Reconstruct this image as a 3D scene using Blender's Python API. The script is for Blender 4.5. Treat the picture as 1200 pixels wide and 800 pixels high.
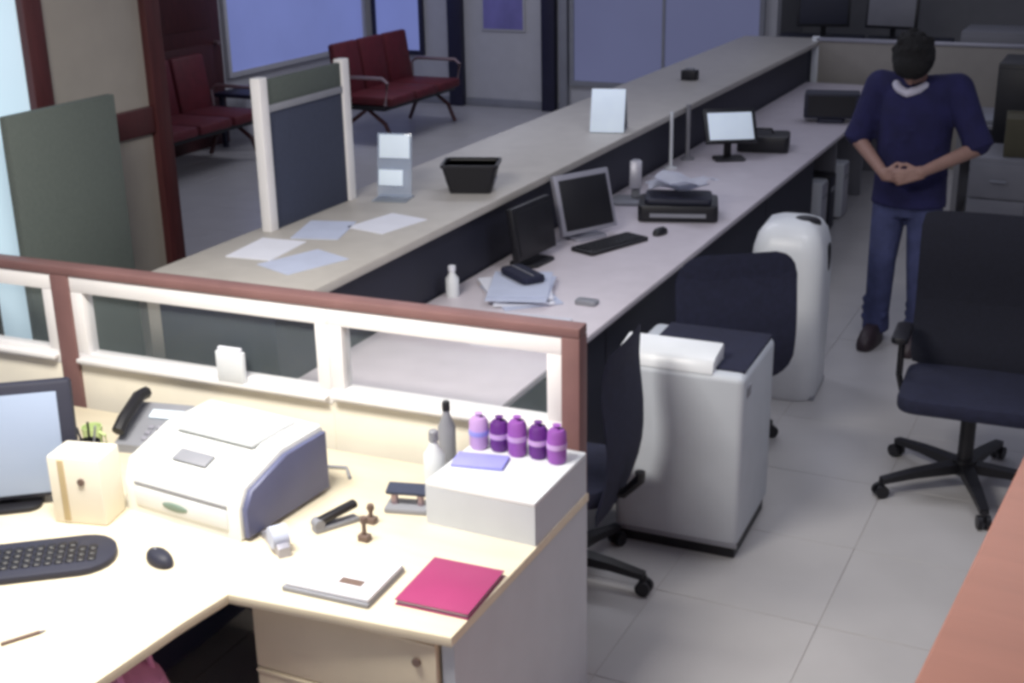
import bpy, bmesh, math, random
from mathutils import Vector, Matrix, Euler
random.seed(7)
PI = math.pi
sc = bpy.context.scene
COL = sc.collection
for o in list(bpy.data.objects): bpy.data.objects.remove(o)

# ------------------------------------------------------------------ camera
PITCH, ROLL, YAW, FPX, CAMZ = math.radians(19.8), math.radians(-1.1), math.radians(-26.3), 1519.0, 2.5
fw = Vector((math.sin(YAW)*math.cos(PITCH), math.cos(YAW)*math.cos(PITCH), -math.sin(PITCH)))
rt = Vector((math.cos(YAW), -math.sin(YAW), 0)); up = rt.cross(fw)
c_, s_ = math.cos(ROLL), math.sin(ROLL)
rt2, up2 = c_*rt+s_*up, -s_*rt+c_*up
cd = bpy.data.cameras.new('camera'); cd.sensor_width = 36; cd.lens = FPX/1200*36; cd.clip_start = .02; cd.clip_end = 100
cam = bpy.data.objects.new('camera', cd); COL.objects.link(cam)
m = Matrix((rt2, up2, -fw)).transposed().to_4x4(); m.translation = Vector((0, 0, CAMZ)); cam.matrix_world = m
sc.camera = cam

# ------------------------------------------------------------------ world, lights, exposure
w = bpy.data.worlds.new('world'); sc.world = w; w.use_nodes = True
w.node_tree.nodes['Background'].inputs[0].default_value = (.46, .48, .62, 1)
w.node_tree.nodes['Background'].inputs[1].default_value = .42
def area(name, loc, sx, sy, e, col, rot=(0, 0, 0)):
    l = bpy.data.lights.new(name, 'AREA'); l.shape = 'RECTANGLE'; l.size = sx; l.size_y = sy; l.energy = e; l.color = col
    o = bpy.data.objects.new(name, l); COL.objects.link(o); o.location = loc; o.rotation_euler = rot; return o
area('ceiling_lamp_over_desk', (-2.2, 2.0, 2.95), 1.2, .6, 132, (1, .95, .87))
area('ceiling_lamp_over_aisle', (-.7, 4.7, 2.95), 1.2, .6, 22, (.95, .95, 1))
area('ceiling_lamp_over_counter', (-3.0, 7.0, 2.95), 1.2, .6, 16, (.86, .88, 1))
area('ceiling_lamp_over_waiting', (-6.2, 11.0, 2.95), 1.2, .6, 22, (.85, .87, 1))
area('ceiling_lamp_far', (-2.2, 10.4, 2.95), 1.2, .6, 7, (.85, .87, 1))
sc.view_settings.view_transform = 'Standard'; sc.view_settings.look = 'None'
sc.view_settings.gamma = 1; sc.view_settings.use_curve_mapping = False
sc.view_settings.exposure = 0.0
sc.cycles.filter_width = 4.0   # soft surveillance-camera optics

# ------------------------------------------------------------------ materials
def lin(c): return tuple(((v/255)/12.92 if v/255 <= .04045 else ((v/255+.055)/1.055)**2.4) for v in c)
MATS = {}
def mat(name, rgb, rough=.55, var=.08, scale=8, metal=0, emit=0, bump=0, bscale=60, alpha=1, trans=0, stretch=None):
    if name in MATS: return MATS[name]
    mt = bpy.data.materials.new(name); mt.use_nodes = True; nt = mt.node_tree; b = nt.nodes['Principled BSDF']
    c = lin(rgb)
    tc = nt.nodes.new('ShaderNodeTexCoord'); src = tc.outputs['Object']
    if stretch:
        mp = nt.nodes.new('ShaderNodeMapping'); mp.inputs['Scale'].default_value = stretch
        nt.links.new(src, mp.inputs[0]); src = mp.outputs[0]
    nz = nt.nodes.new('ShaderNodeTexNoise'); nz.inputs['Scale'].default_value = scale; nz.inputs['Detail'].default_value = 4
    nt.links.new(src, nz.inputs['Vector'])
    rp = nt.nodes.new('ShaderNodeValToRGB')
    rp.color_ramp.elements[0].position = .3; rp.color_ramp.elements[1].position = .7
    rp.color_ramp.elements[0].color = (*[v*(1-var) for v in c], 1); rp.color_ramp.elements[1].color = (*[min(1, v*(1+var)) for v in c], 1)
    nt.links.new(nz.outputs['Fac'], rp.inputs[0]); nt.links.new(rp.outputs[0], b.inputs['Base Color'])
    b.inputs['Roughness'].default_value = rough; b.inputs['Metallic'].default_value = metal
    if trans: b.inputs['Transmission Weight'].default_value = trans; b.inputs['IOR'].default_value = 1.45
    if alpha < 1: b.inputs['Alpha'].default_value = alpha
    if emit: nt.links.new(rp.outputs[0], b.inputs['Emission Color']); b.inputs['Emission Strength'].default_value = emit
    if bump:
        n2 = nt.nodes.new('ShaderNodeTexNoise'); n2.inputs['Scale'].default_value = bscale; nt.links.new(tc.outputs['Object'], n2.inputs['Vector'])
        bp = nt.nodes.new('ShaderNodeBump'); bp.inputs['Strength'].default_value = bump; bp.inputs['Distance'].default_value = .01
        nt.links.new(n2.outputs['Fac'], bp.inputs['Height']); nt.links.new(bp.outputs[0], b.inputs['Normal'])
    MATS[name] = mt; return mt
M = dict(
 tile=mat('floor_tile', (180, 178, 178), .35, .05, 3), grout=mat('grout', (168, 164, 162), .9, .05),
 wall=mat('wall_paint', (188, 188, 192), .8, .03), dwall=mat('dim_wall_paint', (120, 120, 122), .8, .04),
 beige=mat('beige_board', (150, 145, 138), .6, .04), brown=mat('red_brown_wood', (112, 62, 58), .5, .2, 6, stretch=(8, 8, 1)),
 trim=mat('red_brown_trim', (122, 90, 88), .5, .12, 6), dred=mat('dark_red_wood', (70, 32, 34), .45, .2, 6, stretch=(8, 8, 1)),
 ctop=mat('counter_laminate', (180, 176, 170), .45, .05, 10), navy=mat('navy_panel', (40, 42, 58), .6, .08, 5),
 desk=mat('pale_desk_laminate', (205, 198, 205), .4, .04, 10), cream=mat('cream_laminate', (222, 211, 186), .45, .04, 6, stretch=(1, 6, 1)),
 creampan=mat('cream_panel', (236, 230, 214), .6, .03), wframe=mat('white_frame', (236, 234, 234), .4, .02),
 greypan=mat('grey_side_panel', (190, 196, 204), .5, .03), dark=mat('black_plastic', (24, 24, 30), .45, .15), navyfab=mat('navy_fabric', (30, 33, 56), .9, .18, 40, bump=.3, bscale=300),
 mesh=mat('dark_mesh_fabric', (22, 24, 38), .9, .2, 80, bump=.3, bscale=400), white=mat('white_plastic', (222, 226, 230), .35, .03),
 offw=mat('offwhite_plastic', (228, 230, 226), .4, .03), grey=mat('grey_plastic', (140, 142, 150), .5, .06), lgrey=mat('light_grey_metal', (166, 166, 178), .35, .05, metal=.3),
 paper=mat('white_paper', (226, 228, 238), .8, .03), bluep=mat('bluish_paper', (190, 198, 220), .8, .05), glass=mat('clear_glass', (170, 185, 190), .03, 0, alpha=.08),
 acryl=mat('clear_acrylic', (190, 205, 225), .1, 0, alpha=.35), magenta=mat('magenta_cover', (156, 54, 104), .5, .08, 5), pink=mat('pink_fabric', (224, 152, 200), .85, .12, 12, bump=.2),
 orange=mat('orange_brown_laminate', (166, 114, 98), .5, .06, 3, stretch=(1, 8, 1)), maroon=mat('maroon_upholstery', (92, 26, 36), .6, .15, 12), chrome=mat('brushed_metal', (170, 150, 155), .3, .05, metal=.7),
 greyg=mat('grey_green_fabric', (86, 94, 90), .9, .06, 60, bump=.2, bscale=300), scrn=mat('slate_fabric', (58, 64, 84), .9, .08, 60, bump=.2, bscale=300),
 winblue=mat('daylit_window_blue', (108, 118, 170), .3, .08, .8, emit=.75), windim=mat('daylit_window_dim', (106, 110, 142), .3, .06, .6, emit=.45), winbright=mat('daylit_window_bright', (196, 220, 235), .3, .05, .6, emit=.55),
 framenavy=mat('dark_navy_frame', (34, 34, 58), .5, .1), poster=mat('violet_poster', (122, 118, 178), .6, .2, 3), glow=mat('glowing_print', (215, 228, 240), .6, .03, emit=.25),  # glow: weak emission brightens printed cards that are no light source
 purple=mat('purple_wrap', (150, 84, 176), .55, .2, 14), dpurple=mat('deep_purple_wrap', (98, 38, 130), .55, .2, 14), lilac=mat('lilac_wrap', (196, 160, 216), .55, .15, 14), lav=mat('blue_lilac_paper', (150, 150, 226), .7, .1),
 screen=mat('pale_blue_screen', (150, 164, 188), .3, .05, 2, emit=.06), green=mat('pale_green_plastic', (196, 214, 150), .5, .08), brownd=mat('brown_rubber', (110, 92, 84), .6, .1), tan=mat('tan_strip', (190, 172, 134), .6, .1),
 slate=mat('slate_shade_tone', (92, 96, 128), .5, .06), olive=mat('olive_carton', (84, 80, 62), .8, .1), greend=mat('grey_green_plastic', (120, 140, 128), .5, .1), drawer=mat('grey_cabinet_metal', (128, 128, 134), .5, .05),  # slate: shade put into colour, on printer side and under-desk panels
 skin=mat('skin', (146, 114, 104), .6, .06, 20), shirt=mat('navy_shirt', (28, 28, 72), .9, .2, 14, bump=.25, bscale=120), jeans=mat('blue_jeans', (64, 70, 108), .9, .2, 18, bump=.2, bscale=200), hair=mat('black_hair', (12, 11, 14), .9, .3, 60, bump=.6, bscale=90), shoe=mat('dark_brown_shoe', (52, 40, 46), .5, .15), collar=mat('pale_collar', (196, 194, 210), .8, .04),
)

# ------------------------------------------------------------------ mesh helpers
class B:
    def __init__(s): s.b = bmesh.new()
    def _x(s, vs, loc, rot):
        mm = Matrix.Translation(Vector(loc)) @ Euler(rot).to_matrix().to_4x4()
        bmesh.ops.transform(s.b, matrix=mm, verts=vs)
    def add(s, t, loc=(0, 0, 0), rot=(0, 0, 0)):
        me = bpy.data.meshes.new('tmp'); t.to_mesh(me); t.free(); n = len(s.b.verts)
        s.b.from_mesh(me); bpy.data.meshes.remove(me); s.b.verts.ensure_lookup_table()
        s._x(s.b.verts[n:], loc, rot); return s
    def box(s, c, d, bev=0, rot=(0, 0, 0), seg=2):
        t = bmesh.new(); bmesh.ops.create_cube(t, size=1); bmesh.ops.scale(t, vec=d, verts=t.verts)
        if bev: bmesh.ops.bevel(t, geom=t.edges[:], offset=bev, segments=seg, profile=.5, affect='EDGES')
        return s.add(t, c, rot)
    def bx(s, x0, x1, y0, y1, z0, z1, bev=0, seg=2): return s.box(((x0+x1)/2, (y0+y1)/2, (z0+z1)/2), (x1-x0, y1-y0, z1-z0), bev, seg=seg)
    def cyl(s, p0, p1, r0, r1=None, n=16):
        p0, p1 = Vector(p0), Vector(p1); d = p1-p0; r1 = r0 if r1 is None else r1
        t = bmesh.new(); bmesh.ops.create_cone(t, cap_ends=True, segments=n, radius1=r0, radius2=max(r1, 1e-4), depth=d.length)
        return s.add(t, (p0+p1)/2, d.to_track_quat('Z', 'Y').to_euler())
    def sph(s, c, r, rot=(0, 0, 0), n=16):
        t = bmesh.new(); bmesh.ops.create_uvsphere(t, u_segments=n, v_segments=max(6, n//2+2), radius=1)
        bmesh.ops.scale(t, vec=(r if hasattr(r, '__len__') else (r, r, r)), verts=t.verts); return s.add(t, c, rot)
    def cap(s, p0, p1, r0, r1=None):
        r1 = r0 if r1 is None else r1; s.cyl(p0, p1, r0, r1, 14); s.sph(p0, r0, n=14); s.sph(p1, r1, n=14); return s
    def tube(s, pts, r, n=8):
        pts = [Vector(p) for p in pts]; rings = []
        for i, p in enumerate(pts):
            d = (pts[min(i+1, len(pts)-1)]-pts[max(i-1, 0)]).normalized(); q = d.to_track_quat('Z', 'Y')
            rings.append([p+q@Vector((r*math.cos(2*PI*k/n), r*math.sin(2*PI*k/n), 0)) for k in range(n)])
        return s.loft(rings)
    def loft(s, rings):
        vs = [[s.b.verts.new(p) for p in r] for r in rings]; n = len(rings[0])
        for i in range(len(vs)-1):
            for k in range(n): s.b.faces.new((vs[i][k], vs[i][(k+1) % n], vs[i+1][(k+1) % n], vs[i+1][k]))
        s.b.faces.new(vs[0][::-1]); s.b.faces.new(vs[-1]); return s
    def lathe(s, c, prof, n=20):
        return s.loft([[Vector(c)+Vector((r*math.cos(2*PI*k/n), r*math.sin(2*PI*k/n), z)) for k in range(n)] for r, z in prof])
    def prism(s, poly, z0, z1, bev=0, loc=(0, 0, 0), rot=(0, 0, 0)):
        t = bmesh.new(); a = [t.verts.new((x, y, z0)) for x, y in poly]; c = [t.verts.new((x, y, z1)) for x, y in poly]; n = len(poly)
        t.faces.new(a[::-1]); t.faces.new(c)
        for k in range(n): t.faces.new((a[k], a[(k+1) % n], c[(k+1) % n], c[k]))
        bmesh.ops.recalc_face_normals(t, faces=t.faces)
        if bev: bmesh.ops.bevel(t, geom=[e for e in t.edges if abs(e.verts[0].co.z-e.verts[1].co.z) < 1e-6], offset=bev, segments=2, profile=.5, affect='EDGES')
        return s.add(t, loc, rot)
    def mesh(s, name, mt, smooth=True):
        bmesh.ops.recalc_face_normals(s.b, faces=s.b.faces)
        me = bpy.data.meshes.new(name); s.b.to_mesh(me); s.b.free(); me.materials.append(mt)
        if smooth:
            for p in me.polygons: p.use_smooth = True
            try: me.set_sharp_from_angle(angle=math.radians(40))
            except Exception: pass
        return me
    def obj(s, name, mt, parent=None, **k):
        me = s.mesh(name, MATS.get(mt) or M[mt] if isinstance(mt, str) else mt)
        return link(name, me, parent, **k)
def link(name, me, parent=None, loc=(0, 0, 0), rot=(0, 0, 0), label=None, cat=None, group=None, kind=None):
    o = bpy.data.objects.new(name, me); COL.objects.link(o); o.location = loc; o.rotation_euler = rot
    if parent: o.parent = parent
    if label: o['label'] = label
    if cat: o['category'] = cat
    if group: o['group'] = group
    if kind: o['kind'] = kind
    return o
def thing(name, label, cat, loc=(0, 0, 0), rz=0, group=None): return link(name, None, None, loc, (0, 0, rz), label, cat, group)
def rrect(wd, dp, r, n=5):
    out = []
    for cx, cy, a0 in ((wd/2-r, dp/2-r, 0), (-wd/2+r, dp/2-r, PI/2), (-wd/2+r, -dp/2+r, PI), (wd/2-r, -dp/2+r, 1.5*PI)):
        for k in range(n+1): a = a0+PI/2*k/n; out.append((cx+r*math.cos(a), cy+r*math.sin(a)))
    return out

# ------------------------------------------------------------------ setting: floor with tiles
floor = B().bx(-9, 2.6, -1, 16, -.1, -.003).obj('floor', 'grout', kind='structure')
floor['label'] = 'pale grey tiled office floor'
tme = B().bx(-.2985, .2985, -.2985, .2985, -.012, 0, .001, 1).mesh('tile', M['tile'])
rest = B()
for i in range(-15, 5):
    for j in range(-2, 27):
        x, y = i*.6+.1, j*.6+.1
        if x < -8.9 or x > 2.4: continue
        vis = (-2.5 < x < 1.1 and 2.6 < y < 13.2) or (-8.4 < x < -3.7 and 5 < y < 13.3)
        if vis: link('tile', tme, floor, (x, y, random.uniform(-.0008, 0)))
        else: rest.bx(x-.297, x+.297, y-.297, y+.297, -.012, 0)
rest.obj('far_tiles', 'tile', floor, kind='stuff')
# walls
def struct(name, b, mt, parent=None): return b.obj(name, mt, parent, kind='structure' if parent is None else None)
WY = 13.3
struct('wall_back', B().bx(-8.4, -3.5, WY, WY+.15, 0, 2.9), 'wall')
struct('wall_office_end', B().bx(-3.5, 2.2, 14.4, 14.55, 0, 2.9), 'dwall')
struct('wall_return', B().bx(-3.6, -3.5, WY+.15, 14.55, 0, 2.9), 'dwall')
struct('wall_left', B().bx(-8.55, -8.4, -1, WY+.15, 0, 2.9), 'wall')
struct('wall_right', B().bx(2.2, 2.35, -.5, 14.55, 0, 2.9), 'wall')
struct('baseboard_back', B().bx(-8.38, -3.62, WY-.015, WY, 0, .09, .003), 'grey')
def window(n, x0, x1, z0, z1, pm, fm, nm=1, y=WY):
    f = B(); t = .05
    f.bx(x0, x1, y-.05, y, z0, z0+t); f.bx(x0, x1, y-.05, y, z1-t, z1); f.bx(x0, x0+t, y-.05, y, z0+t, z1-t); f.bx(x1-t, x1, y-.05, y, z0+t, z1-t)
    fo = struct('window_%d' % n, f, fm); wd = (x1-x0-2*t)/nm
    for k in range(nm):
        B().bx(x0+t+k*wd+(.015 if k else 0), x0+t+(k+1)*wd-(.015 if k < nm-1 else 0), y-.03, y-.012, z0+t, z1-t).obj('pane', pm, fo)
        if k: B().bx(x0+t+k*wd-.015, x0+t+k*wd+.015, y-.045, y-.005, z0+t, z1-t).obj('mullion', fm, fo)
    return fo
window(1, -8.3, -7.62, .55, 2.6, 'winblue', 'framenavy')
window(2, -5.78, -3.62, .3, 2.6, 'windim', 'grey', 2)
# window on the left wall, with a low dark shelf below
f = B(); x = -8.4
f.bx(x, x+.05, 10.6, 13.2, .62, .67); f.bx(x, x+.05, 10.6, 13.2, 2.55, 2.6); f.bx(x, x+.05, 10.6, 10.65, .67, 2.55); f.bx(x, x+.05, 13.15, 13.2, .67, 2.55)
wl = struct('window_3', f, 'wall'); B().bx(x+.012, x+.03, 10.65, 13.15, .67, 2.55).obj('pane', 'winblue', wl)
d1 = struct('door_1', B().bx(-8.4, -8.34, 9.45, 10.5, 0, 2.3, .004), 'dred')
B().bx(-8.34, -8.33, 9.6, 10.35, .2, 1.0, .004).obj('door_panel', 'dred', d1); B().bx(-8.34, -8.33, 9.6, 10.35, 1.15, 2.15, .004).obj('door_panel', 'dred', d1)
B().cyl((-8.34, 10.4, 1.0), (-8.29, 10.4, 1.0), .02).obj('door_handle', 'chrome', d1)
struct('trim_1', B().bx(-7.27, -7.1, WY-.1, WY, 0, 2.9, .005), 'framenavy')
struct('trim_2', B().bx(-6.1, -5.94, WY-.1, WY, 0, 2.9, .005), 'framenavy')
struct('trim_3', B().bx(-5.89, -5.8, WY-.08, WY, 0, 2.9, .005), 'grey')
p = thing('wall_poster', 'violet poster on the pale back wall between two dark posts', 'poster', (-6.6, WY-.012, 1.3))
B().bx(-.27, .27, -.008, .012, -.45, .45, .002).obj('poster_frame', 'wall', p); B().bx(-.245, .245, -.012, -.008, -.425, .425).obj('print', 'poster', p)

# glazed wooden partition left of the counter, running away from the viewer
px = -4.1
def post(y, mt='dred'): return B().bx(px-.05, px+.05, y-.05, y+.05, 0, 2.9, .006)
pt = struct('wall_partition', post(4.64), 'dred'); pt['label'] = 'dark red wooden partition with beige boards beside the counter'
post(3.94).obj('post', 'dred', pt); post(3.5).obj('post', 'dred', pt)
B().bx(px-.04, px+.04, 3.99, 4.59, 1.42, 1.54, .004).obj('rail', 'dred', pt)
B().bx(px-.012, px+.012, 3.99, 4.59, 1.54, 2.9).obj('panel', 'beige', pt); B().bx(px-.012, px+.012, 3.99, 4.59, 0, 1.42).obj('panel', 'beige', pt)
B().bx(px-.01, px+.01, 3.55, 3.89, .6, 2.9).obj('pane', 'winbright', pt); B().bx(px-.03, px+.03, 3.55, 3.89, 0, .6).obj('panel', 'beige', pt)

# ------------------------------------------------------------------ reception counter and service desk
ct = thing('reception_counter', 'long beige reception counter with dark navy inner face', 'counter', (-3.07, 7.8, 0))
B().bx(-.37, .37, -4.18, 4.15, 1.02, 1.06, .006).obj('countertop', 'ctop', ct)
B().bx(.24, .3, -4.15, 4.1, 0, 1.02).obj('inner_panel', 'navy', ct)
B().bx(-.3, -.24, -4.15, 4.1, 0, 1.02).obj('outer_panel', 'beige', ct)
B().bx(-.24, .24, 4.04, 4.1, 0, 1.02).obj('end_panel', 'navy', ct); B().bx(-.24, .24, -4.15, -4.09, 0, 1.02).obj('end_panel', 'navy', ct)
sd = thing('service_desk', 'long pale lower desk along the inside of the counter', 'desk', (-2.35, 7.6, 0))
B().bx(-.41, .42, -4.0, 3.98, .69, .72, .005).obj('desktop', 'desk', sd)
B().bx(-.4, .34, -3.2, 1.2, .02, .69).obj('shade_toned_base', 'navy', sd)  # navy block imitates the shadow under the desktop
B().bx(-.4, -.34, 1.2, 3.9, .02, .69).obj('back_panel', 'drawer', sd)
for y in (1.9, 2.9, 3.85): B().bx(-.34, .34, y-.02, y+.02, 0, .69).obj('leg_panel', 'drawer', sd)
B().bx(-.36, .3, -3.98, -3.94, 0, .69).obj('leg_panel', 'navy', sd)
B().bx(-.38, .3, -3.15, 1.15, 0, .02).obj('plinth', 'dark', sd)
for y in (-2.6, -1.3, 0): B().bx(.338, .342, y-.004, y+.004, .06, .66).obj('joint', 'dark', sd)
ep = thing('end_partition', 'low grey beige partition with white post closing the far end of the desk', 'partition', (-2.0, 11.75, 0))
B().bx(-.72, 1.3, -.02, .02, 0, 1.06, .004).obj('panel', 'beige', ep); B().bx(-.76, -.7, -.03, .03, 0, 1.1, .004).obj('post', 'white', ep)
B().bx(-.72, 1.3, -.03, .03, 1.06, 1.09, .004).obj('cap_rail', 'lgrey', ep)

# screens standing on / by the counter
def screen(name, x, y0, y1, z0, z1, fm, pm, label, base):
    t = thing(name, label, 'divider screen', (x, (y0+y1)/2, base)); h = (y1-y0)/2
    z0 -= base; z1 -= base
    for s in (-1, 1): B().bx(-.025, .025, s*h-.028, s*h+.028, 0, z1, .005).obj('upright', fm, t)
    B().bx(-.012, .012, -h+.028, h-.028, z0+.0, z1-.15, .002).obj('fabric_panel', pm, t)
    B().bx(-.02, .02, -h+.028, h-.028, z1-.15, z1-.12, .002).obj('crossbar', 'grey', t)
    B().bx(-.012, .012, -h+.028, h-.028, z1-.12, z1-.015, .002).obj('upper_panel', 'greyg', t)
    return t
screen('divider_screen', -3.36, 4.45, 5.08, 1.06, 1.72, 'wframe', 'scrn', 'slate blue screen with white uprights standing on the counter', 1.06)
g = thing('freestanding_screen', 'grey green board screen in front of the dark red partition, behind the white divider', 'divider screen', (-3.85, 3.81, 0))
B().bx(-.02, .02, -.29, .29, .35, 1.68, .004).obj('board', 'greyg', g)
for s in (-1, 1):
    B().bx(-.018, .018, s*.2-.02, s*.2+.02, .03, .35).obj('leg', 'grey', g); B().bx(-.05, .05, s*.2-.02, s*.2+.02, 0, .03, .004).obj('foot', 'grey', g)

# ------------------------------------------------------------------ near divider with glazed panels
DY = 3.4
dv = thing('glazed_divider', 'white glazed desk divider with red brown trim around the near desk', 'partition', (-1.47, DY, 0), math.radians(3)); ox = 1.47
B().bx(-4.45+ox, -1.44+ox, -.035, .035, 1.185, 1.218, .006).obj('top_rail', 'trim', dv)
B().bx(-3.46+ox, -3.38+ox, -.036, .036, 0, 1.185, .004).obj('post', 'trim', dv)
B().bx(-1.5+ox, -1.44+ox, -.036, .036, 0, 1.185, .004).obj('post', 'trim', dv)
def dpanel(x0, x1, zb):
    x0 += ox; x1 += ox; t = .05
    fo = B(); fo.bx(x0, x1, -.028, .028, 1.125, 1.185, .003); fo.bx(x0, x0+t, -.028, .028, zb, 1.125, .003); fo.bx(x1-t, x1, -.028, .028, zb, 1.125, .003)
    fo.bx(x0, x1, -.028, .028, zb-.05, zb, .003); p = fo.obj('window_frame', 'wframe', dv)
    B().bx(x0+t, x1-t, -.004, .004, zb, 1.125).obj('glass_pane', 'glass', p)
    B().bx(x0, x1, -.024, .024, .05, zb-.05, .003).obj('lower_panel', 'creampan', dv)
    B().bx(x0+.01, x1-.01, -.056, -.028, zb-.03, zb-.015, .003).obj('sill', 'wframe', p)
dpanel(-4.43, -3.46, .895); dpanel(-3.38, -2.32, .895); dpanel(-2.32, -1.5, .905)
for x in (-4.3, -2.35, -1.7): B().bx(x-.03+ox, x+.03+ox, -.03, .03, 0, .05).obj('foot', 'wframe', dv)

# ------------------------------------------------------------------ near desk (L shape) and pedestal
nd = thing('near_desk', 'cream L-shaped desk covered with office things, nearest the viewer', 'desk', (-2.3, 2.6, 0))
def L(x, y): return (x+2.3, y-2.6)
poly = [L(-3.45, 1.1), L(-2.11, 1.1), L(-2.04, 2.2), L(-2.02, 2.36), L(-1.38, 2.42), L(-1.38, 3.3), L(-3.45, 3.19)]
B().prism(poly, .69, .72, .004).obj('desktop', 'cream', nd)
B().bx(-3.43+2.3, -3.39+2.3, 1.15-2.6, 3.18-2.6, 0, .69).obj('side_panel', 'cream', nd)
B().bx(-1.42+2.3, -1.385+2.3, 2.44-2.6, 3.3-2.6, 0, .69).obj('side_panel', 'greypan', nd)
B().bx(-2.2+2.3, -2.15+2.3, 1.16-2.6, 1.21-2.6, 0, .69).obj('leg', 'greypan', nd)
B().bx(-2.7+2.3, -2.66+2.3, 1.2-2.6, 3.2-2.6, .05, .69).obj('modesty_panel', 'slate', nd)  # slate colour imitates the shaded void under the desk
B().bx(-3.39+2.3, -1.43+2.3, 3.13-2.6, 3.17-2.6, .1, .69).obj('modesty_panel', 'slate', nd)  # rear panel in the same painted shade tone
pd = thing('drawer_pedestal', 'cream drawer pedestal with lock under the near desk corner', 'drawer unit', (-1.72, 2.8, 0))
B().bx(-.28, .29, -.34, .3, .03, .689, .003).obj('body', 'cream', pd)
for z0, z1 in ((.05, .255), (.258, .463), (.466, .685)):
    d = B().bx(-.28, .29, -.375, -.341, z0, z1, .004).obj('drawer', 'cream', pd)
    B().bx(-.28, .29, -.379, -.375, z1-.012, z1-.004, .001).obj('grip_edge', 'cream', d)
B().cyl((.235, -.376, .62), (.235, -.384, .62), .012).obj('lock', 'brownd', pd)
for x in (-.25, .25):
    for y in (-.3, .26): B().bx(x-.02, x+.02, y-.02, y+.02, 0, .03).obj('foot', 'dark', pd)
rs = thing('desk_riser', 'white raised shelf box in the right corner of the near desk', 'desk organizer', (-1.56, 3.105, .72))
B().bx(-.175, .175, -.18, .19, .12, .135, .003).obj('top_board', 'white', rs)
for x in (-.167, .167): B().bx(x-.008, x+.008, -.18, .19, 0, .12).obj('side_board', 'greypan', rs)
B().bx(-.159, .159, .17, .19, 0, .12).obj('back_board', 'greypan', rs); B().bx(-.159, .159, -.18, -.168, 0, .12).obj('front_board', 'greypan', rs)

# ------------------------------------------------------------------ things on the near desk
D = .72
# printer
pr = thing('laser_printer', 'bulky white laser printer with one side darkened as shade, middle of the near desk', 'printer', (-2.36, 2.82, D), math.radians(-4))
body = [(-.2, 0), (-.2, .1), (-.17, .16), (.0, .215), (.19, .215), (.2, .2), (.2, 0)]
def yz(poly, x0, x1, bev): # profile in (y,z) extruded along x
    t = B(); t.prism(poly, x0, x1, bev, rot=(PI/2, 0, PI/2)); return t
yz(body, -.24, .215, .012).obj('housing', 'offw', pr)
yz([(-.19, .012), (-.19, .1), (-.16, .15), (.0, .2), (.185, .2), (.185, .012)], .215, .236, .006).obj('shade_toned_side', 'slate', pr)  # right side of the white housing darkened in colour to imitate shading
B().box((-.01, .06, .222), (.3, .2, .016), .006, (0, 0, 0)).obj('output_tray', 'white', pr)
B().bx(-.19, .17, -.206, -.198, .03, .09, .004).obj('paper_drawer', 'white', pr)
B().bx(-.19, .17, -.203, -.199, .096, .104).obj('slot', 'grey', pr)
B().box((-.02, -.12, .183), (.13, .05, .008), .003, (math.radians(18), 0, 0)).obj('control_panel', 'grey', pr)
B().sph((-.03, -.206, .055), (.05, .006, .014)).obj('badge', 'greend', pr)
# monitor
mo = thing('desk_monitor', 'pale blue lit monitor with black casing at the left edge of the near desk', 'monitor', (-2.98, 2.52, D), math.radians(38))
B().prism(rrect(.22, .18, .04), 0, .015, .004).obj('foot', 'dark', mo); B().bx(-.03, .03, .03, .06, .015, .2, .005).obj('stand', 'dark', mo)
B().box((0, 0, .2), (.46, .045, .36), .012, (math.radians(-8), 0, 0)).obj('casing', 'navy', mo); B().box((-.012, -.0275, .196), (.4, .006, .31), .002, (math.radians(-8), 0, 0)).obj('screen', 'screen', mo)
# cream box
cb = thing('cream_box', 'small cream box with tan strip and dark dot in front of monitor', 'box', (-2.68, 2.56, D), math.radians(14))
B().bx(-.085, .085, -.06, .06, 0, .215, .008).obj('box_body', 'creampan', cb); B().bx(-.05, -.03, -.063, -.058, .01, .205, .001).obj('strip', 'tan', cb); B().cyl((.02, -.06, .14), (.02, -.066, .14), .011).obj('knob', 'brownd', cb)
# keyboard
kb = thing('keyboard', 'black keyboard with rounded end on the near desk', 'keyboard', (-2.63, 2.26, D), math.radians(38))
B().prism(rrect(.48, .21, .095), 0, .022, .006).obj('case', 'navy', kb)
for r in range(4):
    t = B()
    for k in range(13 - (r == 3)*2): t.bx(-.185+k*.029, -.185+k*.029+.024, -.06+r*.031, -.06+r*.031+.025, .022, .028, .003, 1)
    t.obj('key_row', 'dark', kb)
def mouse(loc, rz, label, mt='navy'):
    t = thing('computer_mouse', label, 'mouse', loc, math.radians(rz))
    B().loft([[(.03*sx*math.cos(a), .055*sx*math.sin(a), z) for a in [2*PI*k/18 for k in range(18)]] for sx, z in ((.9, 0), (1, .008), (.95, .02), (.75, .031), (.35, .036))]).obj('shell', mt, t)
    B().box((0, .022, .035), (.006, .018, .008), .003).obj('scroll_wheel', 'grey', t); return t
mouse((-2.3, 2.42, D), 70, 'small dark mouse right of the black keyboard on the near desk')
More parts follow.
